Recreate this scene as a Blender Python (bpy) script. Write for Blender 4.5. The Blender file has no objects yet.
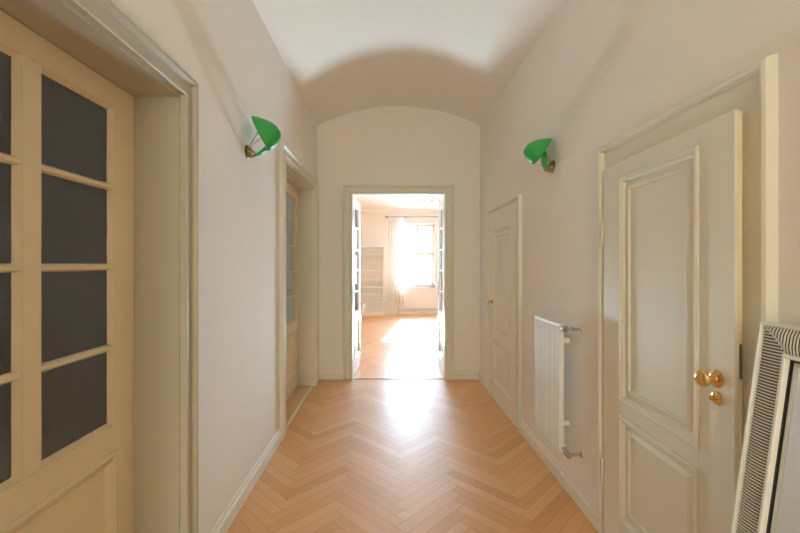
import bpy, math, random
from mathutils import Vector, Matrix

scene = bpy.context.scene
COL = scene.collection
R = math.radians
random.seed(7)

# ------------------------------------------------------------------ camera
EYE = 1.44
cam_data = bpy.data.cameras.new('camera')
cam = bpy.data.objects.new('camera', cam_data)
COL.objects.link(cam)
cam.location = (0, 0, EYE)
cam.rotation_euler = (R(90), 0, 0)
cam_data.sensor_width = 36
cam_data.lens = 18.0
cam_data.shift_x = 12 / 800
cam_data.shift_y = -2.5 / 800
cam_data.clip_start = 0.05
scene.camera = cam

# ------------------------------------------------------------------ world, sun, daylight
world = bpy.data.worlds.new('sky')
scene.world = world
world.use_nodes = True
wb = world.node_tree.nodes['Background']
wb.inputs[0].default_value = (0.72, 0.94, 1.24, 1)
wb.inputs[1].default_value = 15.0

sun_d = bpy.data.lights.new('sun', 'SUN')
sun_d.energy = 32.0
sun_d.angle = R(1.0)
sun_d.color = (0.96, 0.98, 1.0)
sun = bpy.data.objects.new('sun', sun_d)
COL.objects.link(sun)
SUN_DIR = Vector((-0.15, -1.0, -0.60)).normalized()
sun.rotation_euler = SUN_DIR.to_track_quat('-Z', 'Y').to_euler()
sun.location = (2, 16, 5)

# added spot standing in for sun bounced off the varnished floor, beyond the doorway
bounce_d = bpy.data.lights.new('floor_bounce_fill', 'SPOT')
bounce_d.energy = 330
bounce_d.color = (0.58, 0.88, 1.08)
bounce_d.shadow_soft_size = 0.20
bounce_d.spot_size = R(75)
bounce_d.spot_blend = 0.6
bounce = bpy.data.objects.new('floor_bounce_fill', bounce_d)
COL.objects.link(bounce)
bounce.location = (0.30, 7.6, 0.21)
bounce.rotation_euler = (Vector((0.05, 2.4, 3.0)) - Vector(bounce.location)).to_track_quat('-Z', 'Y').to_euler()


def portal(name, loc, sx, sz, direction):
    d = bpy.data.lights.new(name, 'AREA')
    d.shape = 'RECTANGLE'
    d.size, d.size_y = sx, sz
    d.cycles.is_portal = True
    o = bpy.data.objects.new(name, d)
    o.location = loc
    o.rotation_euler = Vector(direction).to_track_quat('-Z', 'Z').to_euler()
    COL.objects.link(o)


portal('window_daylight', (0.855, 11.62, 1.68), 0.99, 1.84, (0, -1, 0))
portal('window_daylight', (2.65, 11.62, 1.68), 0.6, 1.85, (0, -1, 0))  # at the unseen second window, added for light
portal('window_daylight', (-0.20, -4.65, 1.785), 1.24, 1.67, (0, 1, 0))  # at the unseen window added for corridor fill
portal('window_daylight', (-3.85, 1.2, 1.5), 0.2, 0.2, (1, 0, 0))
portal('window_daylight', (-3.85, 4.1, 1.45), 0.6, 0.9, (1, 0, 0))

scene.view_settings.view_transform = 'Standard'
scene.view_settings.look = 'None'
scene.view_settings.exposure = 1.04
scene.view_settings.gamma = 1.0
scene.view_settings.use_curve_mapping = False
cy = scene.cycles
cy.max_bounces = 14
cy.diffuse_bounces = 10
cy.glossy_bounces = 6
cy.transmission_bounces = 10
cy.transparent_max_bounces = 12
cy.caustics_reflective = True
cy.caustics_refractive = False
cy.sample_clamp_indirect = 20.0
cy.use_denoising = True


# ------------------------------------------------------------------ materials
def mat(name, color, rough=0.5, metal=0.0, spec=0.5, **kw):
    m = bpy.data.materials.new(name)
    m.use_nodes = True
    b = m.node_tree.nodes['Principled BSDF']
    b.inputs['Base Color'].default_value = (*color, 1)
    b.inputs['Roughness'].default_value = rough
    b.inputs['Metallic'].default_value = metal
    b.inputs['Specular IOR Level'].default_value = spec
    for k, v in kw.items():
        b.inputs[k.replace('_', ' ')].default_value = v
    return m


def painted(name, color, rough, scale, bump, var=0.04, spec=0.5):
    """paint with faint tonal variation and brush or roller texture"""
    m = mat(name, color, rough, spec=spec)
    nt = m.node_tree
    b = nt.nodes['Principled BSDF']
    tc = nt.nodes.new('ShaderNodeTexCoord')
    n1 = nt.nodes.new('ShaderNodeTexNoise')
    n1.inputs['Scale'].default_value = 1.7
    n1.inputs['Detail'].default_value = 4
    n2 = nt.nodes.new('ShaderNodeTexNoise')
    n2.inputs['Scale'].default_value = scale
    n2.inputs['Detail'].default_value = 5
    mix = nt.nodes.new('ShaderNodeMix')
    mix.data_type = 'RGBA'
    mix.inputs['A'].default_value = (*[c * (1 - var) for c in color], 1)
    mix.inputs['B'].default_value = (*[min(1, c * (1 + var)) for c in color], 1)
    bp = nt.nodes.new('ShaderNodeBump')
    bp.inputs['Strength'].default_value = bump
    bp.inputs['Distance'].default_value = 0.004
    L = nt.links.new
    L(tc.outputs['Object'], n1.inputs['Vector'])
    L(tc.outputs['Object'], n2.inputs['Vector'])
    L(n1.outputs['Fac'], mix.inputs['Factor'])
    L(mix.outputs['Result'], b.inputs['Base Color'])
    L(n2.outputs['Fac'], bp.inputs['Height'])
    L(bp.outputs['Normal'], b.inputs['Normal'])
    return m


M = {}
M['wall'] = painted('wall_paint', (0.83, 0.79, 0.74), 0.85, 60, 0.10, 0.02, 0.2)
M['ceil'] = painted('ceiling_paint', (0.86, 0.835, 0.80), 0.9, 40, 0.06, 0.015, 0.2)
M['room'] = painted('room_paint', (0.83, 0.82, 0.80), 0.85, 60, 0.05, 0.01, 0.2)
M['casing_shaded'] = painted('shaded_beige_gloss_paint', (0.50, 0.46, 0.36), 0.5, 25, 0.12, 0.03)  # beige, darkened further to carry the shade of the deep reveal
M['cream'] = painted('cream_gloss_paint', (0.74, 0.71, 0.60), 0.52, 25, 0.12, 0.03)
M['yellow'] = painted('aged_cream_paint', (0.76, 0.66, 0.46), 0.36, 25, 0.12, 0.03)
M['white'] = painted('white_gloss_paint', (0.80, 0.79, 0.75), 0.30, 25, 0.08, 0.02)
M['skirt'] = painted('baseboard_paint', (0.78, 0.75, 0.66), 0.32, 25, 0.08, 0.02)
M['dark'] = mat('dark_gap', (0.05, 0.035, 0.02), 0.9)
M['brass'] = mat('polished_brass', (0.80, 0.55, 0.22), 0.16, 1.0)
M['oldbrass'] = mat('aged_brass', (0.42, 0.31, 0.16), 0.35, 1.0)
M['strip'] = mat('edge_yellow', (0.92, 0.80, 0.46), 0.4, 0.15)  # pale yellow, lightened so the thin strip reads brighter
M['chrome'] = mat('nickel', (0.62, 0.60, 0.56), 0.22, 1.0)
M['green'] = mat('green_enamel', (0.03, 0.38, 0.075), 0.5, 0.0, 0.5)
M['radiator'] = mat('radiator_enamel', (0.78, 0.78, 0.76), 0.55)
M['plastic'] = mat('white_plastic', (0.80, 0.76, 0.68), 0.35)
M['frame_white'] = mat('mirror_frame_lacquer', (0.78, 0.79, 0.74), 0.35)
M['rib_shadow'] = mat('rib_shadow_brown', (0.20, 0.145, 0.085), 0.7)  # brown stands in for the shadowed gaps behind the ribs
M['black'] = mat('rebate_shadow_black', (0.02, 0.02, 0.02), 0.6)  # shade of the gap round the mirror glass, put into the colour
M['grey'] = mat('grey_lacquer', (0.50, 0.51, 0.49), 0.4)
M['mirror'] = mat('mirror_glass', (0.86, 0.90, 0.88), 0.03, 1.0)
M['shelf'] = mat('white_laminate', (0.86, 0.84, 0.78), 0.4)
M['steel'] = mat('dark_steel', (0.22, 0.20, 0.17), 0.4, 0.8)


def glass_mat(name, color, rough, refl=0.5):
    """thin pane: rough see-through plus a surface reflection"""
    m = bpy.data.materials.new(name)
    m.use_nodes = True
    nt = m.node_tree
    b = nt.nodes['Principled BSDF']
    b.inputs['Base Color'].default_value = (*color, 1)
    b.inputs['Roughness'].default_value = rough
    b.inputs['Transmission Weight'].default_value = 1.0
    b.inputs['IOR'].default_value = 1.45 if rough > 0.02 else 1.02
    b.inputs['Specular IOR Level'].default_value = refl
    if rough > 0.02:
        n = nt.nodes.new('ShaderNodeTexNoise')
        n.inputs['Scale'].default_value = 180
        bp = nt.nodes.new('ShaderNodeBump')
        bp.inputs['Strength'].default_value = 0.15
        bp.inputs['Distance'].default_value = 0.002
        tc = nt.nodes.new('ShaderNodeTexCoord')
        nt.links.new(tc.outputs['Object'], n.inputs['Vector'])
        nt.links.new(n.outputs['Fac'], bp.inputs['Height'])
        nt.links.new(bp.outputs['Normal'], b.inputs['Normal'])
    return m


M['clear'] = bpy.data.materials.new('clear_window_glass')
M['clear'].use_nodes = True
_nt = M['clear'].node_tree
_nt.nodes.remove(_nt.nodes['Principled BSDF'])
_tr = _nt.nodes.new('ShaderNodeBsdfTransparent')
_tr.inputs[0].default_value = (0.96, 0.98, 0.98, 1)
_gl = _nt.nodes.new('ShaderNodeBsdfGlossy')
_gl.inputs['Roughness'].default_value = 0.02
_mx = _nt.nodes.new('ShaderNodeMixShader')
_fr = _nt.nodes.new('ShaderNodeFresnel')
_fr.inputs['IOR'].default_value = 1.25
_nt.links.new(_fr.outputs[0], _mx.inputs[0])
_nt.links.new(_tr.outputs[0], _mx.inputs[1])
_nt.links.new(_gl.outputs[0], _mx.inputs[2])
_nt.links.new(_mx.outputs[0], _nt.nodes['Material Output'].inputs['Surface'])
M['fill_tint'] = M['clear'].copy()
M['fill_tint'].name = 'fill_warming_glass'
M['fill_tint'].node_tree.nodes['Transparent BSDF'].inputs[0].default_value = (1.0, 0.89, 0.70, 1)  # pane tint added to warm the fill light from the unseen window
M['smoked'] = glass_mat('obscured_glass', (0.80, 0.76, 0.72), 0.28)
M['frosted'] = glass_mat('frosted_glass', (0.90, 0.95, 0.92), 0.45)

# curtain: thin cloth letting light through
M['cloth'] = bpy.data.materials.new('white_voile')
M['cloth'].use_nodes = True
_nt = M['cloth'].node_tree
_b = _nt.nodes['Principled BSDF']
_b.inputs['Base Color'].default_value = (0.88, 0.86, 0.82, 1)
_b.inputs['Roughness'].default_value = 0.9
_t = _nt.nodes.new('ShaderNodeBsdfTranslucent')
_t.inputs[0].default_value = (0.95, 0.93, 0.90, 1)
_x = _nt.nodes.new('ShaderNodeMixShader')
_x.inputs[0].default_value = 0.6
_nt.links.new(_b.outputs[0], _x.inputs[1])
_nt.links.new(_t.outputs[0], _x.inputs[2])
_nt.links.new(_x.outputs[0], _nt.nodes['Material Output'].inputs['Surface'])


def wood_floor():
    m = mat('beech_parquet', (0.6, 0.36, 0.18), 0.3)
    nt = m.node_tree
    L = nt.links.new
    b = nt.nodes['Principled BSDF']
    uv = nt.nodes.new('ShaderNodeUVMap')
    uv.uv_map = 'grain'
    mp = nt.nodes.new('ShaderNodeMapping')
    mp.inputs['Scale'].default_value = (1.6, 22, 1)
    n = nt.nodes.new('ShaderNodeTexNoise')
    n.inputs['Scale'].default_value = 2.2
    n.inputs['Detail'].default_value = 6
    n.inputs['Roughness'].default_value = 0.6
    n.inputs['Distortion'].default_value = 0.6
    att = nt.nodes.new('ShaderNodeAttribute')
    att.attribute_name = 'tone'
    add = nt.nodes.new('ShaderNodeMath')
    add.operation = 'MULTIPLY_ADD'
    add.inputs[1].default_value = 0.62
    sub = nt.nodes.new('ShaderNodeMath')
    sub.operation = 'MULTIPLY'
    sub.inputs[1].default_value = 0.42
    ramp = nt.nodes.new('ShaderNodeValToRGB')
    e = ramp.color_ramp.elements
    e[0].position, e[0].color = 0.0, (0.58, 0.25, 0.065, 1)
    e[1].position, e[1].color = 1.0, (0.84, 0.56, 0.29, 1)
    k = ramp.color_ramp.elements.new(0.5)
    k.color = (0.76, 0.385, 0.125, 1)
    L(uv.outputs[0], mp.inputs['Vector'])
    L(mp.outputs[0], n.inputs['Vector'])
    L(n.outputs['Fac'], sub.inputs[0])
    L(att.outputs['Fac'], add.inputs[0])
    L(sub.outputs[0], add.inputs[2])
    L(add.outputs[0], ramp.inputs['Fac'])
    L(ramp.outputs[0], b.inputs['Base Color'])
    b.inputs['Roughness'].default_value = 0.30
    b.inputs['Specular IOR Level'].default_value = 0.45
    b.inputs['Coat Weight'].default_value = 1.0
    b.inputs['Coat Roughness'].default_value = 0.44
    b.inputs['Coat IOR'].default_value = 1.8
    bp = nt.nodes.new('ShaderNodeBump')
    bp.inputs['Strength'].default_value = 0.08
    bp.inputs['Distance'].default_value = 0.002
    L(n.outputs['Fac'], bp.inputs['Height'])
    L(bp.outputs['Normal'], b.inputs['Normal'])
    # slight varnish unevenness
    n3 = nt.nodes.new('ShaderNodeTexNoise')
    n3.inputs['Scale'].default_value = 3.0
    tc = nt.nodes.new('ShaderNodeTexCoord')
    mr = nt.nodes.new('ShaderNodeMapRange')
    mr.inputs['To Min'].default_value = 0.44
    mr.inputs['To Max'].default_value = 0.56
    L(tc.outputs['Object'], n3.inputs['Vector'])
    L(n3.outputs['Fac'], mr.inputs['Value'])
    L(mr.outputs[0], b.inputs['Roughness'])
    return m


M['parquet'] = wood_floor()
M['under'] = mat('floor_joint', (0.34, 0.17, 0.07), 0.8)
M['plank'] = mat('pale_beech', (0.68, 0.45, 0.24), 0.35)


# ------------------------------------------------------------------ mesh helpers
class MB:
    def __init__(self):
        self.v, self.f = [], []

    def add(self, vs, fs):
        k = len(self.v)
        self.v += [tuple(p) for p in vs]
        self.f += [tuple(i + k for i in f) for f in fs]

    def box(self, a, b, T=None):
        (x0, y0, z0), (x1, y1, z1) = a, b
        vs = [Vector(p) for p in ((x0, y0, z0), (x1, y0, z0), (x1, y1, z0), (x0, y1, z0),
                                  (x0, y0, z1), (x1, y0, z1), (x1, y1, z1), (x0, y1, z1))]
        if T:
            vs = [T(*p) for p in vs]
        self.add(vs, [(0, 3, 2, 1), (4, 5, 6, 7), (0, 1, 5, 4), (1, 2, 6, 5), (2, 3, 7, 6), (3, 0, 4, 7)])
        return self

    def tube(self, pts, r, n=10, caps=True):
        pts = [Vector(p) for p in pts]
        rs = r if isinstance(r, (list, tuple)) else [r] * len(pts)
        vs, fs = [], []
        prev = None
        for i, p in enumerate(pts):
            d = (pts[min(i + 1, len(pts) - 1)] - pts[max(i - 1, 0)]).normalized()
            if prev is None:
                a = d.orthogonal().normalized()
            else:
                a = (prev - d * prev.dot(d)).normalized()
            prev = a
            c = d.cross(a)
            for j in range(n):
                t = 2 * math.pi * j / n
                vs.append(p + (a * math.cos(t) + c * math.sin(t)) * rs[i])
        for i in range(len(pts) - 1):
            for j in range(n):
                k = (j + 1) % n
                fs.append((i * n + j, i * n + k, (i + 1) * n + k, (i + 1) * n + j))
        if caps:
            fs.append(tuple(range(n - 1, -1, -1)))
            fs.append(tuple((len(pts) - 1) * n + j for j in range(n)))
        self.add(vs, fs)
        return self

    def lathe(self, prof, origin, axis, n=32):
        """prof: list of (distance along the axis, radius)"""
        o, ax = Vector(origin), Vector(axis).normalized()
        a = ax.orthogonal().normalized()
        c = ax.cross(a)
        vs, fs = [], []
        for h, r in prof:
            for j in range(n):
                t = 2 * math.pi * j / n
                vs.append(o + ax * h + (a * math.cos(t) + c * math.sin(t)) * max(r, 1e-5))
        for i in range(len(prof) - 1):
            for j in range(n):
                k = (j + 1) % n
                fs.append((i * n + j, i * n + k, (i + 1) * n + k, (i + 1) * n + j))
        self.add(vs, fs)
        return self

    def sweep(self, u0, u1, v0, v1, prof, T, loop=True):
        """a moulding whose closed profile [(outset, height)] runs around the rectangle; loop=False leaves the bottom side open"""
        vs, fs = [], []
        n = len(prof)
        for o, w in prof:
            vb = v0 - o if loop else v0
            for (u, v) in ((u0 - o, vb), (u0 - o, v1 + o), (u1 + o, v1 + o), (u1 + o, vb)):
                vs.append(T(u, v, w))
        for i in range(n):
            j = (i + 1) % n
            for s in range(4 if loop else 3):
                t = (s + 1) % 4
                fs.append((i * 4 + s, i * 4 + t, j * 4 + t, j * 4 + s))
        if not loop:
            fs.append(tuple(i * 4 for i in range(n)))
            fs.append(tuple(i * 4 + 3 for i in range(n - 1, -1, -1)))
        self.add(vs, fs)
        return self

    def extrude(self, prof, p0, p1, A, B):
        """closed profile [(a, b)] in axes A, B run from p0 to p1"""
        A, B = Vector(A), Vector(B)
        n = len(prof)
        vs = [Vector(p) + A * a + B * b for p in (p0, p1) for a, b in prof]
        fs = [(i, (i + 1) % n, n + (i + 1) % n, n + i) for i in range(n)]
        fs += [tuple(range(n - 1, -1, -1)), tuple(range(n, 2 * n))]
        self.add(vs, fs)
        return self

    def build(self, name, material, parent=None, smooth=False, bevel=0.0, solid=0.0, angle=35):
        off = parent_world(parent)
        me = bpy.data.meshes.new(name)
        me.from_pydata([tuple(Vector(p) - off) for p in self.v], [], self.f)
        import bmesh
        bm = bmesh.new()
        bm.from_mesh(me)
        bmesh.ops.recalc_face_normals(bm, faces=bm.faces)
        bm.to_mesh(me)
        bm.free()
        me.materials.append(material)
        o = bpy.data.objects.new(name, me)
        COL.objects.link(o)
        o.parent = parent
        if smooth:
            for p in me.polygons:
                p.use_smooth = True
            me.set_sharp_from_angle(angle=R(angle))
        if solid:
            s = o.modifiers.new('thickness', 'SOLIDIFY')
            s.thickness = solid
            s.offset = 0
        if bevel:
            b = o.modifiers.new('bevel', 'BEVEL')
            b.width = bevel
            b.segments = 2
            b.limit_method = 'ANGLE'
            b.angle_limit = R(40)
        return o


def parent_world(p):
    v = Vector((0, 0, 0))
    while p is not None:
        v += p.location
        p = p.parent
    return v


def tag(o, label=None, cat=None, group=None, kind=None):
    for k, v in (('label', label), ('category', cat), ('group', group), ('kind', kind)):
        if v:
            o[k] = v
    return o


def thing(name, loc, label=None, cat=None, group=None, kind=None):
    o = bpy.data.objects.new(name, None)
    o.empty_display_size = 0.1
    COL.objects.link(o)
    o.location = loc
    return tag(o, label, cat, group, kind)


def copy_part(o, delta):
    c = o.copy()
    COL.objects.link(c)
    c.location = Vector(o.location) + Vector(delta)
    c.parent = o.parent
    return c


def grid_wall(us, vs, holes, T, w0, w1):
    """wall slab with rectangular openings cut through; us, vs outer extents"""
    U = sorted({us[0], us[1], *[h[0] for h in holes], *[h[1] for h in holes]})
    V = sorted({vs[0], vs[1], *[h[2] for h in holes], *[h[3] for h in holes]})
    m = MB()
    for i in range(len(U) - 1):
        j = 0
        while j < len(V) - 1:
            def solid(jj):
                cu, cv = (U[i] + U[i + 1]) / 2, (V[jj] + V[jj + 1]) / 2
                return not any(h[0] < cu < h[1] and h[2] < cv < h[3] for h in holes)
            if solid(j):
                k = j
                while k + 1 < len(V) - 1 and solid(k + 1):
                    k += 1
                m.box((U[i], V[j], w0), (U[i + 1], V[k + 1], w1), T)
                j = k + 1
            else:
                j += 1
    return m


# ------------------------------------------------------------------ dimensions
XL, XR = -0.8875, 1.15          # corridor walls
Y0, Y1 = -4.5, 5.0              # corridor ends
SPRING, CROWN = 3.165, 3.41
WT = 0.25                       # left wall thickness
XM = (XL + XR) / 2

# ------------------------------------------------------------------ structure: floor
GL, GW = 0.504, 0.072
GOFF = 0.095


def clip(poly, x0, x1, y0, y1):
    for ax, lim, sg in ((0, x0, 1), (0, x1, -1), (1, y0, 1), (1, y1, -1)):
        out = []
        for i in range(len(poly)):
            p, q = poly[i], poly[(i + 1) % len(poly)]
            dp, dq = (p[ax] - lim) * sg, (q[ax] - lim) * sg
            if dp >= 0:
                out.append(p)
            if (dp >= 0) != (dq >= 0):
                t = dp / (dp - dq)
                out.append((p[0] + (q[0] - p[0]) * t, p[1] + (q[1] - p[1]) * t))
        poly = out
        if len(poly) < 3:
            return []
    return poly


def herringbone(name, rects, label):
    """parquet blocks laid at 45 degrees, clipped to the room's outline"""
    rnd = random.Random(11)
    s = 1 / math.sqrt(2)
    n = int(round(GL / GW))
    verts, faces, tones, uvs = [], [], [], []
    g = 0.0007
    X0, X1 = min(r[0] for r in rects), max(r[1] for r in rects)
    Ya, Yb = min(r[2] for r in rects), max(r[3] for r in rects)
    for m_ in range(int((X0 - GOFF) / (2 * GL * s)) - 2, int((X1 - GOFF) / (2 * GL * s)) + 3):
        for k in range(-300, 400):
            for kind in (0, 1):
                if kind == 0:
                    a0, b0, a1, b1 = k * GW, k * GW, k * GW + GL, (k + 1) * GW
                else:
                    a0, b0, a1, b1 = k * GW, (k + 1) * GW, (k + 1) * GW, (k + 1) * GW + GL
                a0 += 2 * GL * m_
                a1 += 2 * GL * m_
                # translation by (2L,0) moves half along the diagonal too
                quad = [(a0 + g, b0 + g), (a1 - g, b0 + g), (a1 - g, b1 - g), (a0 + g, b1 - g)]
                P = [((a - b) * s + GOFF, (a + b) * s) for a, b in quad]
                cx = sum(p[0] for p in P) / 4
                cyy = sum(p[1] for p in P) / 4
                if cx < X0 - .5 or cx > X1 + .5 or cyy < Ya - .5 or cyy > Yb + .5:
                    continue
                tone = min(1, max(0, rnd.gauss(0.47, 0.20)))
                ru, rv = rnd.random() * 20, rnd.random() * 20
                for rc in rects:
                    C = clip(P, *rc)
                    if not C:
                        continue
                    i0 = len(verts)
                    for (x, y) in C:
                        verts.append((x, y, 0))
                        a = ((x - GOFF) + y) * s
                        b = (y - (x - GOFF)) * s
                        uvs.append((a + ru, b + rv) if kind == 0 else (b + ru, a + rv))
                    faces.append(tuple(range(i0, len(verts))))
                    tones += [tone] * len(C)
    nv = len(verts)
    for (x0, x1, y0, y1) in rects:
        i0 = len(verts)
        for z in (-0.10, -0.0012):
            verts += [(x0, y0, z), (x1, y0, z), (x1, y1, z), (x0, y1, z)]
        for f in ((0, 3, 2, 1), (4, 5, 6, 7), (0, 1, 5, 4), (1, 2, 6, 5), (2, 3, 7, 6), (3, 0, 4, 7)):
            faces.append(tuple(i + i0 for i in f))
    me = bpy.data.meshes.new(name)
    me.from_pydata(verts, [], faces)
    me.materials.append(M['parquet'])
    me.materials.append(M['under'])
    at = me.attributes.new('tone', 'FLOAT', 'POINT')
    at.data.foreach_set('value', tones + [0.3] * (len(verts) - nv))
    ul = me.uv_layers.new(name='grain')
    for p in me.polygons:
        for li in p.loop_indices:
            vi = me.loops[li].vertex_index
            ul.data[li].uv = uvs[vi] if vi < nv else (0, 0)
        if p.vertices[0] >= nv:
            p.material_index = 1
    o = bpy.data.objects.new(name, me)
    COL.objects.link(o)
    return tag(o, label, 'floor', kind='structure')


herringbone('floor', [(XL, XR, Y0, Y1)], 'beech herringbone parquet floor of the corridor')
herringbone('floor_bright_room', [(-1.7, 3.6, 5.03, 11.5)], 'beech parquet floor of the bright room beyond the double door')
tag(MB().box((XL - WT, Y1, -0.10), (XR, Y1 + 0.03, 0.004)).build('trim_1', M['steel']),
    'narrow metal threshold strip across the open double doorway', 'threshold', kind='structure')

# ------------------------------------------------------------------ walls
TX = lambda X: (lambda u, v, w: Vector((X + w, u, v)))       # u along y, v up, w along +x
TY = lambda Y: (lambda u, v, w: Vector((u, Y + w, v)))       # u along x
D1 = (0.715, 1.707, 0.0, 2.16)        # near left glazed door opening
D2 = (3.37, 4.73, 0.0, 2.34)          # far left
HD = 3.5
o = grid_wall((Y0, Y1), (0, SPRING), [D1, D2], TX(XL), -WT, 0).build('wall_left', M['wall'])
tag(o, 'long left plaster wall of the corridor', 'wall', kind='structure')
D3 = (3.535, 4.385, 0.0, 1.90)
D4 = (1.30, 2.055, 0.0, 1.905)
o = grid_wall((Y0, Y1), (0, SPRING), [D3, D4], TX(XR), 0, 0.2).build('wall_right', M['wall'])
tag(o, 'long right plaster wall of the corridor', 'wall', kind='structure')


def arch_pts(n=40):
    c = (XR - XL) / 2
    h = CROWN - SPRING
    Rr = (c * c + h * h) / (2 * h)
    a = math.asin(c / Rr)
    return [(XM + Rr * math.sin(-a + 2 * a * i / n), SPRING + h - Rr + Rr * math.cos(-a + 2 * a * i / n)) for i in range(n + 1)]


ap = arch_pts()
prof = [(x, z) for x, z in ap] + [(XR, 3.7), (XL, 3.7)]
cm = MB()
n = len(ap)
vs = [(x, y, z) for y in (Y0, Y1) for x, z in ap] + [(x, y, z + 0.25) for y in (Y0, Y1) for x, z in ap]
fs = []
for i in range(n - 1):
    fs += [(i, i + 1, n + i + 1, n + i), (2 * n + i, 3 * n + i, 3 * n + i + 1, 2 * n + i + 1)]
cm.add(vs, fs)
o = cm.build('ceiling', M['ceil'], smooth=True)
tag(o, 'shallow barrel vaulted ceiling over the corridor', 'ceiling', kind='structure')

# end wall with the double doorway
DX0, DX1, DZ = -0.45, 0.7125, 2.315
m = grid_wall((XL - WT, XR + 0.2), (0, 3.7), [(DX0, DX1, 0, DZ)], TY(Y1), 0.0, 0.12)
tag(m.build('wall_end', M['wall']), 'end wall of the corridor around the open double doorway', 'wall', kind='structure')
m = grid_wall((XL - WT, XR + 0.2), (0, 3.7), [(-0.82, 0.42, 0.95, 2.62)], TY(Y0), -0.15, 0)
tag(m.build('wall_back', M['wall']), 'plain wall closing the corridor opposite the double doorway', 'wall', kind='structure')

# bright room
RX0, RX1, RY0, RY1, RZ = -1.7, 3.6, 5.12, 11.5, 3.0
tag(MB().box((RX0 - .15, RY0 - 0.12, 0), (RX0, RY1, 3.2)).build('wall_bright_room_left', M['room']),
    'side wall of the bright room', 'wall', kind='structure')
tag(MB().box((RX1, RY0 - 0.12, 0), (RX1 + .15, RY1, 3.2)).build('wall_bright_room_right', M['room']),
    'far side wall of the bright room', 'wall', kind='structure')
m = MB().box((XR + 0.2, RY0 - 0.12, 0), (RX1, RY0, 3.2)).box((RX0, RY0 - 0.12, 0), (XL - WT, RY0, 3.2))
tag(m.build('wall_bright_room_front', M['room']), 'wall either side of the doorway, in the bright room', 'wall', kind='structure')
tag(MB().box((RX0 - .15, RY0, RZ), (RX1 + .15, RY1 + .3, RZ + .15)).build('ceiling_bright_room', M['ceil']),
    'flat white ceiling of the bright room', 'ceiling', kind='structure')
W1 = (0.36, 1.35, 0.76, 2.60)
W2 = (2.35, 2.95, 0.76, 2.60)
m = grid_wall((RX0 - .15, RX1 + .15), (0, 3.2), [W1, W2], TY(RY1), 0, 0.3)
tag(m.build('wall_bright_room_window', M['room']), 'window wall at the far end of the bright room', 'wall', kind='structure')
cor = [(0, 0), (0.10, 0), (0.085, -0.02), (0.05, -0.035), (0.03, -0.07), (0.0, -0.09)]
m = MB().extrude([(a, b) for a, b in cor], (RX0, RY1, RZ), (RX1, RY1, RZ), (0, -1, 0), (0, 0, 1))
tag(m.build('trim_2', M['ceil'], bevel=0.004), 'plaster cornice above the window in the bright room', 'cornice', kind='structure')

# side rooms behind the glazed doors; unseen window holes added to light the glass
for nm, y0, y1, lab, win in (('dim_side_room', -1.2, 2.9, 'dim room behind the nearest glazed door', (1.1, 1.3, 1.4, 1.6)),
                             ('bright_side_room', 3.05, 5.0, 'room behind the farther glazed door', (3.8, 4.4, 1.0, 1.9))):
    mt = M['room'] if win[1] > 2 else M['wall']
    x0 = -3.7
    x1 = XL - WT
    m = grid_wall((y0, y1), (0, 3.0), [win], TX(x0), -0.15, 0)
    m.box((x0, y0 - 0.07, 0), (x1, y0, 3.0))
    m.box((x0, y1, 0), (x1, y1 + 0.07, 3.0))
    m.box((x0, y0, 3.0), (x1, y1, 3.1))
    tag(m.build('wall_' + nm, mt), 'walls and ceiling of the ' + lab, 'wall', kind='structure')
    tag(MB().box((x0, y0, -0.1), (XL - 0.2, y1, -0.001)).build('floor_' + nm, M['plank']), 'floor of the ' + lab, 'floor', kind='structure')
# cupboards behind the two panelled doors
for nm, y0, y1, lab in (('near_cupboard', 1.2, 2.2, 'dark space behind the nearest panelled door'),
                        ('far_cupboard', 3.4, 4.5, 'dark space behind the farther panelled door')):
    x0, x1 = XR + 0.2, XR + 0.9
    m = MB().box((x1, y0, 0), (x1 + .05, y1, 2.3)).box((x0, y0 - .05, 0), (x1, y0, 2.3)).box((x0, y1, 0), (x1, y1 + .05, 2.3))
    m.box((x0, y0, 2.3), (x1, y1, 2.35)).box((XR, y0 + .1, -0.1), (x1, y1 - .1, -0.001))
    tag(m.build('wall_' + nm, M['wall']), lab, 'wall', kind='structure')

# baseboards
BB = [(0, 0), (0.022, 0), (0.022, 0.072), (0.019, 0.080), (0.013, 0.084), (0.013, 0.098), (0.008, 0.108), (0, 0.110)]


def baseboard(name, segs, label):
    m = MB()
    for p0, p1, A in segs:
        m.extrude(BB, p0, p1, A, (0, 0, 1))
    tag(m.build(name, M['skirt'], bevel=0.0015), label, 'baseboard', kind='structure')


baseboard('baseboard_left', [((XL, Y0, 0), (XL, 0.60, 0), (1, 0, 0)), ((XL, 1.80, 0), (XL, 3.265, 0), (1, 0, 0)),
                             ((XL, 4.84, 0), (XL, Y1, 0), (1, 0, 0))], 'cream moulded baseboard along the left wall')
baseboard('baseboard_right', [((XR, Y0, 0), (XR, 1.18, 0), (-1, 0, 0)), ((XR, 2.16, 0), (XR, 3.42, 0), (-1, 0, 0)),
                              ((XR, 4.53, 0), (XR, Y1, 0), (-1, 0, 0))], 'cream moulded baseboard along the right wall')
baseboard('baseboard_end', [((XL, Y1, 0), (DX0 - .11, Y1, 0), (0, -1, 0)), ((DX1 + .11, Y1, 0), (XR, Y1, 0), (0, -1, 0))],
          'cream moulded baseboard on the end wall')
baseboard('baseboard_bright_room', [((RX0, RY1, 0), (RX1, RY1, 0), (0, -1, 0))], 'white baseboard under the window of the bright room')


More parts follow.
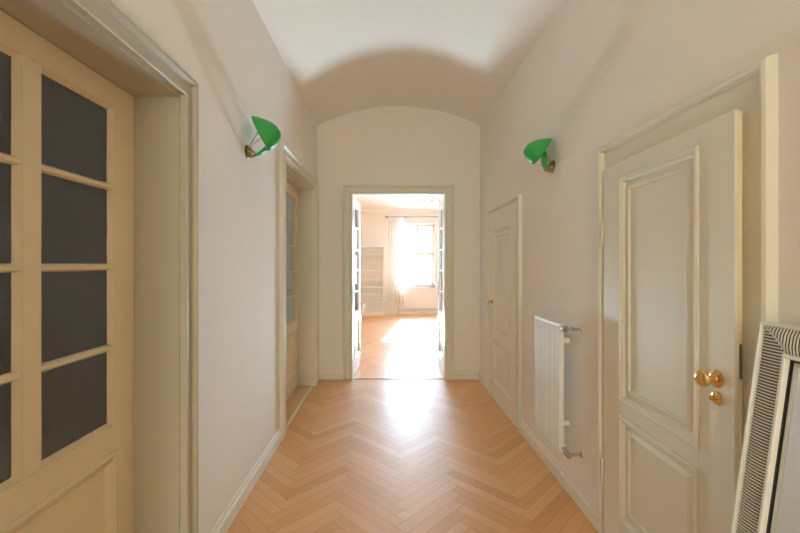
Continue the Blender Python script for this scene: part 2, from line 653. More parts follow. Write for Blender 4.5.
# ------------------------------------------------------------------ windows
def window(name, hole, Y, label, sgn=1, pane='clear'):
    x0, x1, z0, z1 = hole
    xc, zt = (x0 + x1) / 2, 1.74
    root = thing(name, (xc, Y, z0), label, 'window', kind='structure')
    m = MB()
    T = TY(Y)
    d = 0.06
    m.box((x0, z0, -d / 2), (x0 + .055, z1, d / 2), T).box((x1 - .055, z0, -d / 2), (x1, z1, d / 2), T)
    m.box((x0, z0, -d / 2), (x1, z0 + .06, d / 2), T).box((x0, z1 - .055, -d / 2), (x1, z1, d / 2), T)
    m.build('window_frame', M['white'], root, bevel=0.004)
    for (a, b) in ((x0 + .055, xc), (xc, x1 - .055)):
        for (c, e) in ((z0 + .06, zt - .02), (zt + .02, z1 - .055)):
            s = MB()
            w = 0.04
            s.box((a, c, -.022), (a + w, e, .022), T).box((b - w, c, -.022), (b, e, .022), T)
            s.box((a + w, c, -.022), (b - w, c + w, .022), T).box((a + w, e - w, -.022), (b - w, e, .022), T)
            so = s.build('sash', M['white'], root, bevel=0.003)
            MB().box((a + w, c + w, -.002), (b - w, e - w, .002), T).build('pane', M[pane], so)
    if z0 < 1:
        MB().box((x0 + .055, zt - .02, -.035), (x1 - .055, zt + .02, .035), T).build('transom', M['white'], root, bevel=0.004)
    MB().box((x0 - .04, z0 - .03, -0.16 * sgn), (x1 + .04, z0, 0.0), T).build('window_sill', M['white'], root, bevel=0.004)
    MB().tube([(xc - .0, Y - sgn * .032, 1.22), (xc, Y - sgn * .05, 1.22), (xc, Y - sgn * .05, 1.12)], 0.008, 8).build('window_handle', M['chrome'], root, smooth=True)
    return root


window('window_1', W1, RY1 + 0.12, 'tall four-light casement window behind the white curtain in the bright room')
window('added_room_window', W2, RY1 + 0.12, 'unseen second casement window added to light the bright room, beside the curtained one')  # unseen window, added to light the bright room
window('added_fill_window', (-0.82, 0.42, 0.95, 2.62), Y0 - 0.07, 'unseen window added for fill light opposite the double doorway, panes tinted to warm it', -1, 'fill_tint')  # unseen window, added and sized to fill the corridor with light

# ------------------------------------------------------------------ door casings
CAS = [(0.0, 0.0), (0.0, 0.026), (0.005, 0.030), (0.012, 0.030), (0.017, 0.024), (0.022, 0.018), (0.075, 0.018),
       (0.080, 0.026), (0.088, 0.036), (0.100, 0.038), (0.110, 0.032), (0.115, 0.0)]


def scaled(prof, w):
    k = w / prof[-1][0]
    return [(a * k, b) for a, b in prof]


FR = {'left': lambda X: (lambda u, v, w: Vector((X + w, u, v))), 'right': lambda X: (lambda u, v, w: Vector((X - w, u, v)))}


def glazed_leaf(parent, T, W, H, cols, rows, glass, paint, stile=0.12, mull=0.065, munt=0.026, panel=(0.20, 0.69), thick=0.042):
    """u across the leaf from 0 to W, v up, w out of the face seen"""
    z_lo, z_hi = rows[0], rows[-1]
    m = MB()
    m.box((0, 0.006, -thick), (stile, H, 0), T).box((W - stile, 0.006, -thick), (W, H, 0), T)
    m.box((stile, z_hi, -thick), (W - stile, H, 0), T)
    m.box((stile, panel[1], -thick), (W - stile, z_lo, 0), T)
    m.box((stile, 0.006, -thick), (W - stile, panel[0], 0), T)
    cw = (W - 2 * stile - (cols - 1) * mull) / cols
    for c in range(1, cols):
        u = stile + c * cw + (c - 1) * mull
        m.box((u, z_lo, -thick), (u + mull, z_hi, 0), T)
    for c in range(cols):
        u = stile + c * (cw + mull)
        for r in rows[1:-1]:
            m.extrude([(-munt / 2, -thick + .006), (-munt / 2, -0.014), (-munt / 4, -0.003), (munt / 4, -0.003), (munt / 2, -0.014), (munt / 2, -thick + .006)],
                      T(u, r, 0), T(u + cw, r, 0), T(0, 1, 0) - T(0, 0, 0), T(0, 0, 1) - T(0, 0, 0))
        # glazing bead round the glazed column
        m.sweep(u, u + cw, z_lo, z_hi, [(0, -0.002), (-0.004, -0.006), (-0.014, -0.020), (-0.014, -0.024), (0, -0.024)], T)
    leaf = m.build('door_leaf', paint, parent, bevel=0.0022)
    pm = MB().box((stile - .002, panel[0] - .002, -thick * .75), (W - stile + .002, panel[1] + .002, -0.016), T)
    pm.sweep(stile, W - stile, panel[0], panel[1], [(0.012, 0.0), (0.010, 0.007), (0.0, 0.009), (-0.010, 0.004), (-0.022, -0.004), (-0.030, -0.012), (-0.038, -0.016), (0.012, -0.016)], T)
    pm.build('lower_panel', paint, leaf, bevel=0.001)
    g = MB()
    for c in range(cols):
        u = stile + c * (cw + mull)
        g.box((u - .003, z_lo - .003, -0.026), (u + cw + .003, z_hi + .003, -0.0225), T)
    g.build('glass', glass, leaf)
    return leaf


def lining(T, y0, y1, zt, depth, t=0.012):
    """wood lining the reveal, from the wall face inward"""
    m = MB()
    m.box((y0 - .001, 0, -depth), (y0 + t, zt, 0.001), T).box((y1 - t, 0, -depth), (y1 + .001, zt, 0.001), T)
    m.box((y0 + t, zt - t, -depth), (y1 - t, zt + .001, 0.001), T)
    return m


# near left door -------------------------------------------------------
T = FR['left'](XL)
root = thing('door_1', (XL, 1.21, 0), 'nearest glazed cream door, set deep in the left wall, dark glass', 'door', kind='structure')
MB().sweep(D1[0], D1[1], 0, D1[3], scaled(CAS, 0.098), T, loop=False).build('door_casing', M['casing_shaded'], root, smooth=True, angle=28)
lining(T, *D1[:2], D1[3], WT, 0.010).build('reveal_lining', M['casing_shaded'], root)
TL = lambda u, v, w: Vector((-1.077 + w, 0.728 + u, v))
lf = glazed_leaf(root, TL, 0.968, 2.148, 2, [0.803, 1.112, 1.428, 1.742, 2.058], M['smoked'], M['yellow'])
MB().box((-1.13, 0.728, -0.001), (XL - .005, 1.697, 0.008)).build('threshold', M['plank'], root)

# far left door ---------------------------------------------------------
root = thing('door_2', (XL, 4.05, 0), 'farther glazed cream double door in the left wall, pale glass', 'door', kind='structure')
MB().sweep(D2[0], D2[1], 0, D2[3], scaled(CAS, 0.105), T, loop=False).build('door_casing', M['cream'], root, smooth=True, angle=28)
lining(T, *D2[:2], D2[3], WT, 0.010).build('reveal_lining', M['cream'], root)
rows5 = [0.79, 1.07, 1.355, 1.634, 1.925, 2.20]
for k in range(2):
    y0 = 3.383 + k * 0.6685
    TL = lambda u, v, w, y0=y0: Vector((-1.064 + w, y0 + u, v))
    lf = glazed_leaf(root, TL, 0.665, 2.326, 1, rows5, M['frosted'], M['yellow'], stile=0.105, panel=(0.2, 0.68))
    if k == 1:
        hm = MB().box((0.025, 1.03, 0), (0.060, 1.24, 0.005), TL)
        hm.build('handle_plate', M['oldbrass'], lf, bevel=0.002)
        MB().tube([TL(.042, 1.17, 0.005), TL(.042, 1.17, 0.04), TL(.055, 1.17, 0.048), TL(.15, 1.17, 0.048)], 0.008, 8).build('door_handle', M['oldbrass'], lf, smooth=True)
m = MB().box((-1.13, 3.38, -0.001), (XL - 0.02, 4.72, 0.010))
m.build('threshold', M['plank'], root, bevel=0.002)
MB().box((XL - 0.02, 3.38, -0.001), (XL + 0.006, 4.72, 0.012)).build('threshold_nosing', M['cream'], root, bevel=0.003)

# end double door -------------------------------------------------------
TE = lambda u, v, w: Vector((u, Y1 - w, v))
root = thing('door_3', (XM, Y1, 0), 'white glazed double door standing open into the bright room', 'door', kind='structure')
MB().sweep(DX0, DX1, 0, DZ, scaled(CAS, 0.112), TE, loop=False).build('door_casing', M['cream'], root, smooth=True, angle=28)
lining(TE, DX0, DX1, DZ, 0.12, 0.008).build('reveal_lining', M['white'], root)
H3 = 2.295
# left leaf: hinge at its near end, swung a little past square
ax, ay = -0.442, 5.135
dirv = Vector((0.05, 0.56, 0)).normalized()
nrm = Vector((dirv.y, -dirv.x, 0))
TL = lambda u, v, w: Vector((ax, ay, v)) + dirv * u + nrm * w
lf = glazed_leaf(root, TL, 0.566, H3, 1, rows5, M['clear'], M['white'], stile=0.10, panel=(0.2, 0.68))
for z in (0.3, 1.2, 2.05):
    MB().tube([(ax - .004, ay - .006, z), (ax - .004, ay - .006, z + 0.10)], 0.007, 8).build('hinge', M['steel'], lf, smooth=True)
bx_, by_ = 0.7105, 5.135
dirr = Vector((0.004, 0.56, 0)).normalized()
nrr = Vector((-dirr.y, dirr.x, 0))
TRR = lambda u, v, w: Vector((bx_, by_, v)) + dirr * u + nrr * (w - 0.0)
lf = glazed_leaf(root, TRR, 0.566, H3, 1, rows5, M['clear'], M['white'], stile=0.10, panel=(0.2, 0.68))
MB().box((0.50, 1.00, 0), (0.54, 1.25, 0.006), TRR).build('handle_plate', M['chrome'], lf, bevel=0.002)
MB().tube([TRR(.52, 1.17, 0.006), TRR(.52, 1.17, 0.045), TRR(.41, 1.17, 0.05)], 0.009, 8).build('door_handle', M['chrome'], lf, smooth=True)
for z in (0.3, 1.2, 2.05):
    MB().tube([(bx_ + .002, by_ - .006, z), (bx_ + .002, by_ - .006, z + 0.10)], 0.007, 8).build('hinge', M['steel'], lf, smooth=True)

# panelled doors on the right -------------------------------------------
RCAS = [(0.0, 0.0), (0.0, 0.010), (0.086, 0.010), (0.088, 0.020), (0.094, 0.030), (0.104, 0.034), (0.114, 0.030), (0.120, 0.020), (0.122, 0.0)]


def panelled_leaf(root, T, W, H, panels, paint, hinge_side):
    """u from the hinge side (0) to the lock side (W)"""
    st = 0.15
    th = 0.016
    m = MB()
    m.box((0, .008, -th), (W, H, -0.012), T)
    m.box((0, .008, -.012), (st, H, 0), T).box((W - st, .008, -.012), (W, H, 0), T)
    edges = [0.008] + [z for p in panels for z in p] + [H]
    for i in range(0, len(edges), 2):
        m.box((st, edges[i], -.012), (W - st, edges[i + 1], 0), T)
    leaf = m.build('door_leaf', paint, root, bevel=0.0035)
    for (z0, z1) in panels:
        p = MB()
        p.sweep(st, W - st, z0, z1, [(0.0, -0.012), (0.0, 0.004), (-0.006, 0.008), (-0.014, 0.007), (-0.019, 0.001), (-0.026, 0.002), (-0.032, -0.003), (-0.036, -0.012)], T)
        # raised field
        p.sweep(st + .062, W - st - .062, z0 + .062, z1 - .062, [(0.016, -0.012), (0.012, -0.009), (0.0, -0.004), (-0.006, -0.002), (-0.010, -0.004), (-0.011, -0.012)], T)
        p.build('panel_moulding', paint, leaf, smooth=True, angle=25)
    return leaf


def hinge_on(leaf, T, z, u=-0.006):
    MB().tube([T(u, z, 0.004), T(u, z + 0.11, 0.004)], 0.0065, 10).build('hinge', M['cream'], leaf, smooth=True)
    o = MB().lathe([(0, 0.0), (0.001, .005), (.006, .006), (.011, .003), (.013, 0)], T(u, z + 0.11, 0.004), (0, 0, 1), 12).build('hinge_finial', M['cream'], leaf, smooth=True)
    return o


# nearest
root = thing('door_4', (XR, 1.68, 0), 'large cream two-panel door with brass knob in the right wall, nearest the leaning mirror', 'door', kind='structure')
TR = FR['right'](XR)
MB().sweep(1.300, 2.022, 0, 1.938, RCAS, TR, loop=False).build('door_casing', M['cream'], root, smooth=True, angle=28)
lining(TR, 1.30, 2.055, 1.905, 0.19, 0.008).build('reveal_lining', M['cream'], root)
hx, hy = 1.1215, 2.082
dl = Vector((1.100 - hx, 1.270 - hy, 0)).normalized()
nl = Vector((dl.y, -dl.x, 0))
if nl.x > 0:
    nl = -nl
WL = 0.8125
T4 = lambda u, v, w: Vector((hx, hy, v)) + dl * u + nl * w
leaf = panelled_leaf(root, T4, WL, 1.932, [(0.205, 0.712), (0.778, 1.862)], M['cream'], 1)
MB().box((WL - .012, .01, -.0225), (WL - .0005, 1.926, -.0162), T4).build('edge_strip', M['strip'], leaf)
MB().box((WL - .030, .02, -.040), (WL - .016, 1.915, -.0225), T4).box((0.03, .02, -.040), (WL - .03, 1.915, -.0165), T4).build('leaf_core', M['yellow'], leaf)
MB().box((WL - .013, 1.075, -.0228), (WL + .0008, 1.185, -.0160), T4).build('latch_plate', M['steel'], leaf)
hinge_on(leaf, T4, 0.30)
hinge_on(leaf, T4, 1.545)
uk = WL - 0.072
ax3 = nl
c = T4(uk, 1.056, 0)
MB().lathe([(0, 0), (0, .031), (.003, .031), (.006, .027), (.009, .016), (.013, .0135), (.014, 0)], c, ax3, 36).build('knob_rosette', M['brass'], leaf, smooth=True)
MB().lathe([(.012, 0), (.012, .0105), (.024, .0085), (.030, .010), (.034, .018), (.038, .0255), (.046, .029), (.054, .0265), (.059, .019), (.0605, .012), (.0620, .011), (.0625, 0)],
           c, ax3, 36).build('door_knob', M['brass'], leaf, smooth=True)
for s in (-1, 1):
    MB().lathe([(0.004, 0), (.0065, .0032), (.0078, 0)], c + Vector((0, -s * 0.012, s * .0185)), ax3, 12).build('screw', M['steel'], leaf, smooth=True)
c2 = T4(uk + .003, 0.992, 0)
MB().lathe([(0, 0), (0, .0225), (.003, .0225), (.0055, .019), (.0065, .010), (.0065, 0)], c2, ax3, 32).build('lock_rosette', M['brass'], leaf, smooth=True)
MB().lathe([(.005, 0), (.006, .0085), (.015, .0085), (.017, .0095), (.022, .0085), (.023, 0)], c2, ax3, 20).build('thumb_turn', M['brass'], leaf, smooth=True)

# farther
root = thing('door_5', (XR, 3.96, 0), 'smaller-looking cream two-panel door farther along the right wall, past the radiator', 'door', kind='structure')
MB().sweep(3.545, 4.370, 0, 1.925, scaled(RCAS, 0.118), TR, loop=False).build('door_casing', M['cream'], root, smooth=True, angle=28)
lining(TR, 3.535, 4.385, 1.90, 0.19, 0.008).build('reveal_lining', M['cream'], root)
T5 = lambda u, v, w: Vector((1.122 - w, 3.500 + u, v))
leaf = panelled_leaf(root, T5, 0.905, 1.930, [(0.185, 0.650), (0.715, 1.800)], M['cream'], 0)
MB().box((.02, .02, -.04), (0.885, 1.915, -.0165), T5).build('leaf_core', M['yellow'], leaf)
hinge_on(leaf, T5, 0.34)
hinge_on(leaf, T5, 1.55)
c = T5(0.80, 1.035, 0)
MB().lathe([(0, 0), (0, .029), (.003, .029), (.006, .024), (.009, .015), (.012, 0)], c, (-1, 0, 0), 24).build('knob_rosette', M['brass'], leaf, smooth=True)
MB().lathe([(.010, 0), (.010, .010), (.026, .009), (.034, .018), (.040, .027), (.050, .028), (.058, .018), (.061, 0)], c, (-1, 0, 0), 24).build('door_knob', M['brass'], leaf, smooth=True)
kh = MB().lathe([(0, 0), (0, .019), (.003, .018), (.005, .010), (.005, 0)], T5(0.805, .955, 0), (-1, 0, 0), 20).build('lock_rosette', M['brass'], leaf, smooth=True)

# ------------------------------------------------------------------ radiator
RA0, RA1, RZ0, RZ1 = 2.415, 2.835, 0.296, 1.079
root = thing('radiator', (1.075, (RA0 + RA1) / 2, 0), 'white tall column radiator on the right wall between the two panelled doors', 'radiator')
NT = 11
pitch = (RA1 - RA0) / NT
cm_ = MB()
yy = RA0 + pitch / 2


def oval(y, z, hw, hd, x=1.052, n=14):
    return [(x + hd * math.copysign(abs(math.cos(t)) ** 0.7, math.cos(t)), y + hw * math.copysign(abs(math.sin(t)) ** 0.7, math.sin(t)), z)
            for t in [2 * math.pi * j / n for j in range(n)]]


vs, fs = [], []
for z, s in ((RZ0, .6), (RZ0 + .006, .9), (RZ0 + .02, 1), (RZ1 - .026, 1), (RZ1 - .02, .95)):
    vs += oval(yy, z, 0.0125 * s, 0.018 * s)
for i in range(4):
    for j in range(14):
        fs.append((i * 14 + j, i * 14 + (j + 1) % 14, (i + 1) * 14 + (j + 1) % 14, (i + 1) * 14 + j))
fs += [tuple(range(13, -1, -1)), tuple(56 + j for j in range(14))]
cm_.add(vs, fs)
col0 = cm_.build('column', M['radiator'], root, smooth=True)
for k in range(1, NT):
    copy_part(col0, (0, pitch * k, 0))
MB().box((1.034, RA0, RZ1 - .022), (1.079, RA1, RZ1)).build('top_header', M['radiator'], root, bevel=0.004)
MB().box((1.052, RA0 + .004, RZ0 + .012), (1.079, RA1 - .004, RZ0 + .05)).build('bottom_header', M['radiator'], root, bevel=0.004)
for z in (RZ0 + .12, RZ1 - .14):
    MB().box((1.076, RA0 + .12, z), (XR, RA0 + .15, z + .03)).build('wall_bracket', M['radiator'], root)
    MB().box((1.076, RA1 - .15, z), (XR, RA1 - .12, z + .03)).build('wall_bracket', M['radiator'], root)
v = MB().lathe([(0, 0), (0, .016), (.004, .019), (.034, .019), (.038, .016), (.038, 0)], (1.056, RA0 - .002, RZ1 - .026), (0, -1, 0), 24)
v.build('thermostat_head', M['chrome'], root, smooth=True)
MB().tube([(1.060, RA0 - .03, RZ1 - .028), (1.115, RA0 - .036, RZ1 - .028)], 0.007, 10).tube([(1.088, RA0 - .034, RZ1 - .028), (1.106, RA0 - .034, RZ1 - .028)], 0.013, 8).tube(
    [(1.112, RA0 - .036, RZ1 - .028), (XR, RA0 - .036, RZ1 - .028)], 0.007, 10).lathe([(0, 0), (0, .017), (.004, .015), (.005, 0)], (XR, RA0 - .036, RZ1 - .028), (-1, 0, 0), 16).build('supply_pipe', M['chrome'], root, smooth=True)
MB().tube([(1.064, RA0 + .006, RZ0 + .03), (1.064, RA0 - .03, RZ0 + .012)], [.013, .013], 12).tube([(1.066, RA0 - .018, RZ0 + .015), (1.078, RA0 - .05, RZ0 + .002)], [.017, .015], 10).tube(
    [(1.080, RA0 - .035, RZ0 + .008), (XR, RA0 - .035, RZ0 + .008)], 0.0085, 10).lathe([(0, 0), (0, .018), (.004, .016), (.006, 0)], (XR, RA0 - .035, RZ0 + .008), (-1, 0, 0), 16).build('return_valve', M['chrome'], root, smooth=True)


# ------------------------------------------------------------------ wall lamps
def sconce(X, sx, y, dz, label, tongue, top=(0.038, 2.366), bot=(0.136, 2.160)):
    """sx: +1 when the lamp points toward +x"""
    root = thing('wall_lamp', (X, y, 2.10 + dz), label, 'wall lamp', 'green enamel wall lamps')
    P = lambda o, yy, z: Vector((X + sx * o, y + yy, z + dz))
    top, bot = Vector(top), Vector(bot)
    mid = (top + bot) / 2
    t = (bot - top).normalized()
    nb = Vector((-t.y, t.x))          # bulge direction: into the corridor and up
    Lh = (bot - top).length / 2
    m = MB()
    nr, na = 12, 40
    vs, fs = [mid + nb * 0.112 + t * 0.035], []
    vs3 = [P(vs[0].x, 0, vs[0].y)]
    for i in range(1, nr + 1):
        r = i / nr
        for j in range(na):
            a = 2 * math.pi * j / na
            h = 0.112 * (1 - r ** 2.2) ** 0.85 if r < 1 else 0
            q = mid + t * (Lh * r * math.cos(a) + 0.31 * h) + nb * h
            vs3.append(P(q.x, 0.100 * r * math.sin(a), q.y))
    for j in range(na):
        fs.append((0, 1 + j, 1 + (j + 1) % na))
    for i in range(nr - 1):
        for j in range(na):
            a0, b0 = 1 + i * na + j, 1 + i * na + (j + 1) % na
            fs.append((a0, a0 + na, b0 + na, b0))
    m.add(vs3, fs)
    m.build('lamp_shade', M['green'], root, smooth=True, solid=0.0025, angle=80)
    tm = MB()
    n_ = len(tongue)
    pv = []
    for k, (o_, z_, w_) in enumerate(tongue):
        for s in (-1, -.5, 0, .5, 1):
            pv.append(P(o_ + 0.006 * (1 - s * s), s * w_, z_ - 0.006 * (1 - s * s)))
    tm.add(pv, [(k * 5 + s, k * 5 + s + 1, (k + 1) * 5 + s + 1, (k + 1) * 5 + s) for k in range(n_ - 1) for s in range(4)])
    tm.build('shade_neck', M['green'], root, smooth=True, solid=0.003, angle=80)
    dirx = (sx, 0, 0)
    rose = MB().lathe([(0, 0), (0, .044), (.004, .044), (.009, .038), (.012, .028), (.020, .024), (.028, .020), (.030, 0)], P(0, 0, 2.145), dirx, 28).build('wall_rose', M['oldbrass'], root, smooth=True)
    MB().tube([P(.018, 0, 2.145), P(.040, 0, 2.128), P(.055, 0, 2.135)], [.020, .022, .016], 16).build('lamp_socket', M['oldbrass'], rose, smooth=True)
    MB().lathe([(0, 0), (0, .007), (.012, .009), (.022, .006), (.024, 0)], P(.020, 0, 2.128), (0, 0, -1), 12).build('finial', M['oldbrass'], rose, smooth=True)
    for (a, b, s) in (((.014, 2.180), (.062, 2.290), .035), ((.020, 2.168), (.098, 2.215), -.045)):
        MB().tube([P(a[0], 0, a[1]), P((a[0] + b[0]) / 2, s * .6, (a[1] + b[1]) / 2 + .004), P(b[0], s, b[1])], 0.0028, 8).build('support_wire', M['oldbrass'], root, smooth=True)
    return root


sconce(XL, 1, 2.52, 0.0, 'green enamel wall lamp on the left wall between the two glazed doors',
       [(.035, 2.128, .020), (.060, 2.128, .026), (.095, 2.145, .034), (.128, 2.168, .045)])
sconce(XR, -1, 2.79, -0.028, 'green enamel wall lamp high on the right wall above the radiator',
       [(.034, 2.128, .026), (.050, 2.134, .036), (.058, 2.165, .046), (.062, 2.220, .056), (.090, 2.275, .060)],
       top=(0.022, 2.340), bot=(0.132, 2.165))

# ------------------------------------------------------------------ leaning mirror
uY = Vector((0, -1, 0))
vb = Vector((0.914, 1.17, 0.006))
vv = Vector((0.178, 0, 1.267))
ML = vv.length
vv.normalize()
ww = Vector((-vv.z, 0, vv.x))
MW = 0.62
TM = lambda u, v, w: vb + uY * u + vv * v + ww * w
root = thing('leaning_mirror', (0.93, 0.86, 0), 'white-framed mirror with ribbed border leaning against the right wall beside the panelled door', 'mirror')
b0 = 0.090
MB().sweep(b0, MW - b0, b0, ML - b0, [(b0, -0.020), (b0, 0.004), (b0 - .003, .007), (b0 - .007, .007), (b0 - .010, .003), (b0 - .011, -0.012),
                                      (0.013, -0.012), (0.012, 0.004), (0.009, 0.008), (0.002, 0.008), (0.0, 0.004), (0.0, -0.020)], TM).build('mirror_frame', M['frame_white'], root, smooth=True, angle=30)
MB().sweep(b0, MW - b0, b0, ML - b0, [(b0 - .010, -0.013), (b0 - .010, -0.0045), (0.012, -0.0045), (0.012, -0.013)], TM).build('rib_shadow_backing', M['rib_shadow'], bpy.data.objects['mirror_frame'])
rb = MB()
rp = 0.0088
lo, hi = 0.011, b0 - 0.012


def rib(p, q):
    pts = [TM(p[0], p[1], -0.0035), TM(*((p[0] * .7 + q[0] * .3), (p[1] * .7 + q[1] * .3)), 0.0025),
           TM(*((p[0] * .3 + q[0] * .7), (p[1] * .3 + q[1] * .7)), 0.0025), TM(q[0], q[1], -0.0035)]
    rb.tube(pts, 0.0021, 6)


k = 0
while lo + rp * (k + .5) < ML - lo:
    v_ = lo + rp * (k + .5)
    d_ = min(v_, ML - v_)
    e = min(hi, d_)
    if e - lo > .002:
        rib((lo, v_), (e, v_))
        rib((MW - lo, v_), (MW - e, v_))
    k += 1
k = 0
while lo + rp * (k + .5) < MW - lo:
    u_ = lo + rp * (k + .5)
    e = min(hi, u_, MW - u_)
    if e - lo > .002:
        rib((u_, lo), (u_, e))
        rib((u_, ML - lo), (u_, ML - e))
    k += 1
rb.build('frame_ribs', M['frame_white'], bpy.data.objects['mirror_frame'], smooth=True)
MB().sweep(b0 + .010, MW - b0 - .010, b0 + .010, ML - b0 - .010, [(0.011, -0.012), (0.011, -0.007), (0.005, -0.008), (0.005, -0.012)], TM).build('rebate_gap', M['black'], root)  # black strip standing in for the shaded gap beside the glass
MB().sweep(b0 + .015, MW - b0 - .015, b0 + .015, ML - b0 - .015, [(0.010, -0.013), (0.004, -0.007), (0.0, -0.008), (-0.002, -0.010), (0.0, -0.013)], TM).build('inner_rim', M['grey'], root)
MB().box((b0 + .002, b0 + .002, -0.019), (MW - b0 - .002, ML - b0 - .002, -0.0125), TM).build('mirror_glass', M['mirror'], root)

# ------------------------------------------------------------------ switches
tag(MB().box((-0.775, Y1 - .010, 1.165), (-0.700, Y1, 1.240)).build('light_switch', M['plastic'], bevel=0.003),
    'small square white light switch on the end wall beside the double doorway', 'light switch')
sw = bpy.data.objects['light_switch']
MB().box((-0.766, Y1 - .0125, 1.174), (-0.739, Y1 - .009, 1.231)).build('rocker', M['plastic'], None, bevel=0.001).parent = sw
r2 = MB().box((-0.736, Y1 - .0125, 1.174), (-0.709, Y1 - .009, 1.231)).build('rocker', M['plastic'], None, bevel=0.001)
r2.parent = sw
tag(MB().box((XR - .008, 4.555, 1.16), (XR, 4.595, 1.27)).build('wall_plate', M['chrome'], bevel=0.002),
    'narrow grey metal plate on the right wall beyond the farther panelled door', 'wall plate')

# ------------------------------------------------------------------ bright room contents
# bookcase
bx0, bx1, by0, by1, bz = -0.98, -0.115, 11.2, 11.478, 1.925
root = thing('bookcase', ((bx0 + bx1) / 2, by0, 0), 'empty white open bookcase against the window wall of the bright room', 'bookcase')
MB().box((bx0, by0, 0), (bx0 + .02, by1, bz)).build('side_panel', M['shelf'], root, bevel=0.001)
MB().box((bx1 - .022, by0, 0), (bx1, by1, bz)).build('side_panel', M['shelf'], root, bevel=0.001)
MB().box((bx0 + .02, by1 - .006, 0.03), (bx1 - .022, by1, bz)).build('back_panel', M['shelf'], root)
for z in (bz, 1.715, 1.526, 1.266, .990, .789, .600, .362, .085):
    MB().box((bx0 + .02, by0 + .002, z - .022), (bx1 - .022, by1 - .006, z)).build('shelf', M['shelf'], root, bevel=0.001)
MB().box((bx0 + .02, by0 + .01, 0), (bx1 - .022, by0 + .025, .063)).build('plinth', M['shelf'], root)

# curtain and rod
root = thing('curtain_rod', (0.9, 11.315, 2.76), 'thin dark curtain rod above the window of the bright room', 'curtain rod')
MB().tube([(-0.02, 11.315, 2.775), (1.75, 11.315, 2.775)], 0.011, 10).build('rod', M['steel'], root, smooth=True)
MB().lathe([(0, 0), (0, .016), (.02, .024), (.05, .024), (.06, .012), (.062, 0)], (-0.02, 11.315, 2.775), (-1, 0, 0), 16).build('finial', M['steel'], root, smooth=True)
MB().lathe([(0, 0), (0, .016), (.02, .024), (.05, .024), (.06, .012), (.062, 0)], (1.75, 11.315, 2.775), (1, 0, 0), 16).build('finial', M['steel'], root, smooth=True)
for x in (0.0, 0.50, 1.70):
    MB().tube([(x, 11.315, 2.775), (x, 11.5, 2.775)], 0.008, 8).tube([(x, 11.49, 2.775), (x, 11.5, 2.775)], 0.022, 12).build('bracket', M['steel'], root, smooth=True)
m = MB()
nx, nz = 90, 14
vs = []
for i in range(nz + 1):
    f = i / nz
    z = 2.763 - f * (2.763 - 0.30)
    for j in range(nx + 1):
        s = j / nx
        x = 0.0 + s * (0.46 + 0.03 * math.sin(f * 2.2)) + 0.012 * f * math.sin(s * 9)
        amp = 0.030 + 0.012 * f
        y = 11.315 + amp * math.sin(s * math.pi * 2 * 8 + 0.5 * f * math.sin(s * 11)) + 0.008 * math.sin(s * 37 + f * 3)
        vs.append((x, y, z))
m.add(vs, [(i * (nx + 1) + j, i * (nx + 1) + j + 1, (i + 1) * (nx + 1) + j + 1, (i + 1) * (nx + 1) + j) for i in range(nz) for j in range(nx)])
tag(m.build('curtain', M['cloth'], smooth=True, angle=80), 'white gathered curtain hanging at the side of the bright room window', 'curtain')

# panel radiator under the window
root = thing('panel_radiator', (0.90, 11.40, 0), 'flat white panel radiator under the window of the bright room', 'radiator')
MB().box((0.33, 11.40, 0.17), (1.42, 11.412, 0.70)).build('front_panel', M['radiator'], root, bevel=0.004)
MB().box((0.34, 11.412, 0.675), (1.41, 11.47, 0.69)).build('top_grille', M['radiator'], root)
MB().box((0.335, 11.412, 0.18), (0.345, 11.47, 0.69)).build('side_cover', M['radiator'], root)
MB().box((1.405, 11.412, 0.18), (1.415, 11.47, 0.69)).build('side_cover', M['radiator'], root)
for x in (0.6, 1.15):
    MB().box((x, 11.44, 0.3), (x + .03, 11.499, 0.6)).build('wall_bracket', M['radiator'], root)
MB().tube([(0.30, 11.43, 0.0), (0.30, 11.43, 0.20), (0.345, 11.43, 0.22)], 0.010, 10).build('pipe', M['chrome'], root, smooth=True)

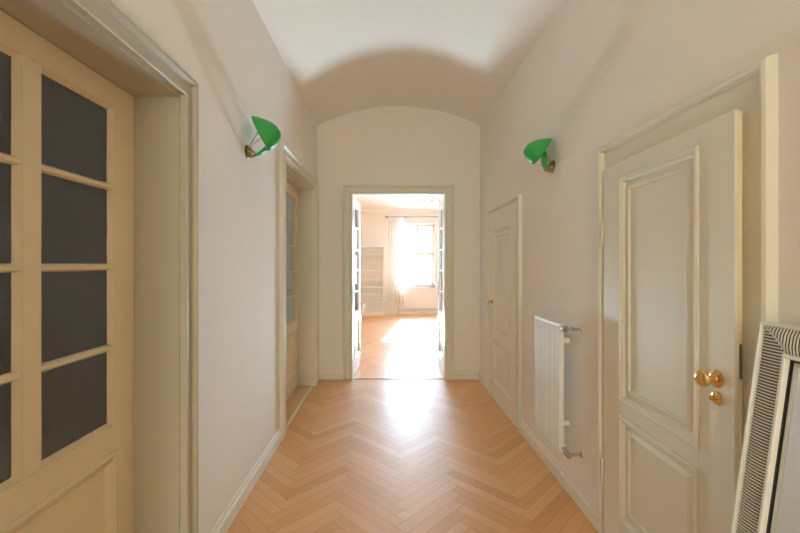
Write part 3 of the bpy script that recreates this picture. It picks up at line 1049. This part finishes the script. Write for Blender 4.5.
# ceiling spots
for i, (x, lab) in enumerate(((0.85, 'small ceiling spotlight nearest the curtain side'), (1.04, 'small ceiling spotlight, middle one of the row of three'),
                              (1.22, 'small ceiling spotlight nearest the right door leaf'))):
    r_ = thing('ceiling_spotlight', (x, 9.45, RZ), lab + ' in the bright room', 'spotlight', 'spotlights on the bright room ceiling')
    MB().lathe([(0, 0), (0, .04), (.006, .04), (.008, .03), (.012, 0)], (x, 9.45, RZ), (0, 0, -1), 18).build('ceiling_rose', M['white'], r_, smooth=True)
    MB().tube([(x, 9.45, RZ - .010), (x, 9.45, RZ - .03)], .008, 8).lathe([(0, 0), (.0, .018), (.01, .024), (.06, .030), (.062, .026), (.03, .02), (.03, 0)], (x, 9.45 + .02, RZ - .025), (0, -.5, -.86), 18).build(
        'lamp_head', M['white'], r_, smooth=True)

# slatted low chair beyond the left leaf
root = thing('slatted_chair', (-0.66, 9.2, 0), 'low white slatted chair half hidden behind the left leaf of the double door', 'chair')
cx0, cx1 = -0.98, -0.60


def bar(m, p, q, w, t):
    p, q = Vector(p), Vector(q)
    d = (q - p).normalized()
    a = Vector((0, 1, 0))
    c_ = d.cross(a).normalized()
    vs = [P_ + a * sa * w / 2 + c_ * sc * t / 2 for P_ in (p, q) for sa, sc in ((-1, -1), (1, -1), (1, 1), (-1, 1))]
    m.add(vs, [(0, 3, 2, 1), (4, 5, 6, 7), (0, 1, 5, 4), (1, 2, 6, 5), (2, 3, 7, 6), (3, 0, 4, 7)])


for y in (9.05, 9.45):
    m = MB()
    bar(m, (-0.70, y, 0.0), (-0.52, y, 0.50), 0.025, 0.03)
    m.build('rear_leg', M['white'], root, bevel=0.002)
    m = MB()
    bar(m, (-0.98, y, 0.0), (-1.00, y, 0.26), 0.025, 0.03)
    m.build('front_leg', M['white'], root, bevel=0.002)
    m = MB()
    bar(m, (-1.04, y, 0.27), (-0.62, y, 0.20), 0.025, 0.03)
    m.build('side_rail', M['white'], root, bevel=0.002)
m = MB()
for k in range(5):
    x = -1.03 + k * .085
    m.box((x, 9.03, 0.285 - k * .014), (x + .055, 9.47, 0.297 - k * .014))
m.build('seat', M['white'], root, bevel=0.002)
m = MB()
for k in range(4):
    z = 0.26 + k * 0.065
    x = -0.70 + 0.36 * z - .022
    m.box((x - .008, 9.03, z), (x + .008, 9.47, z + .042))
m.build('backrest', M['white'], root, bevel=0.002)
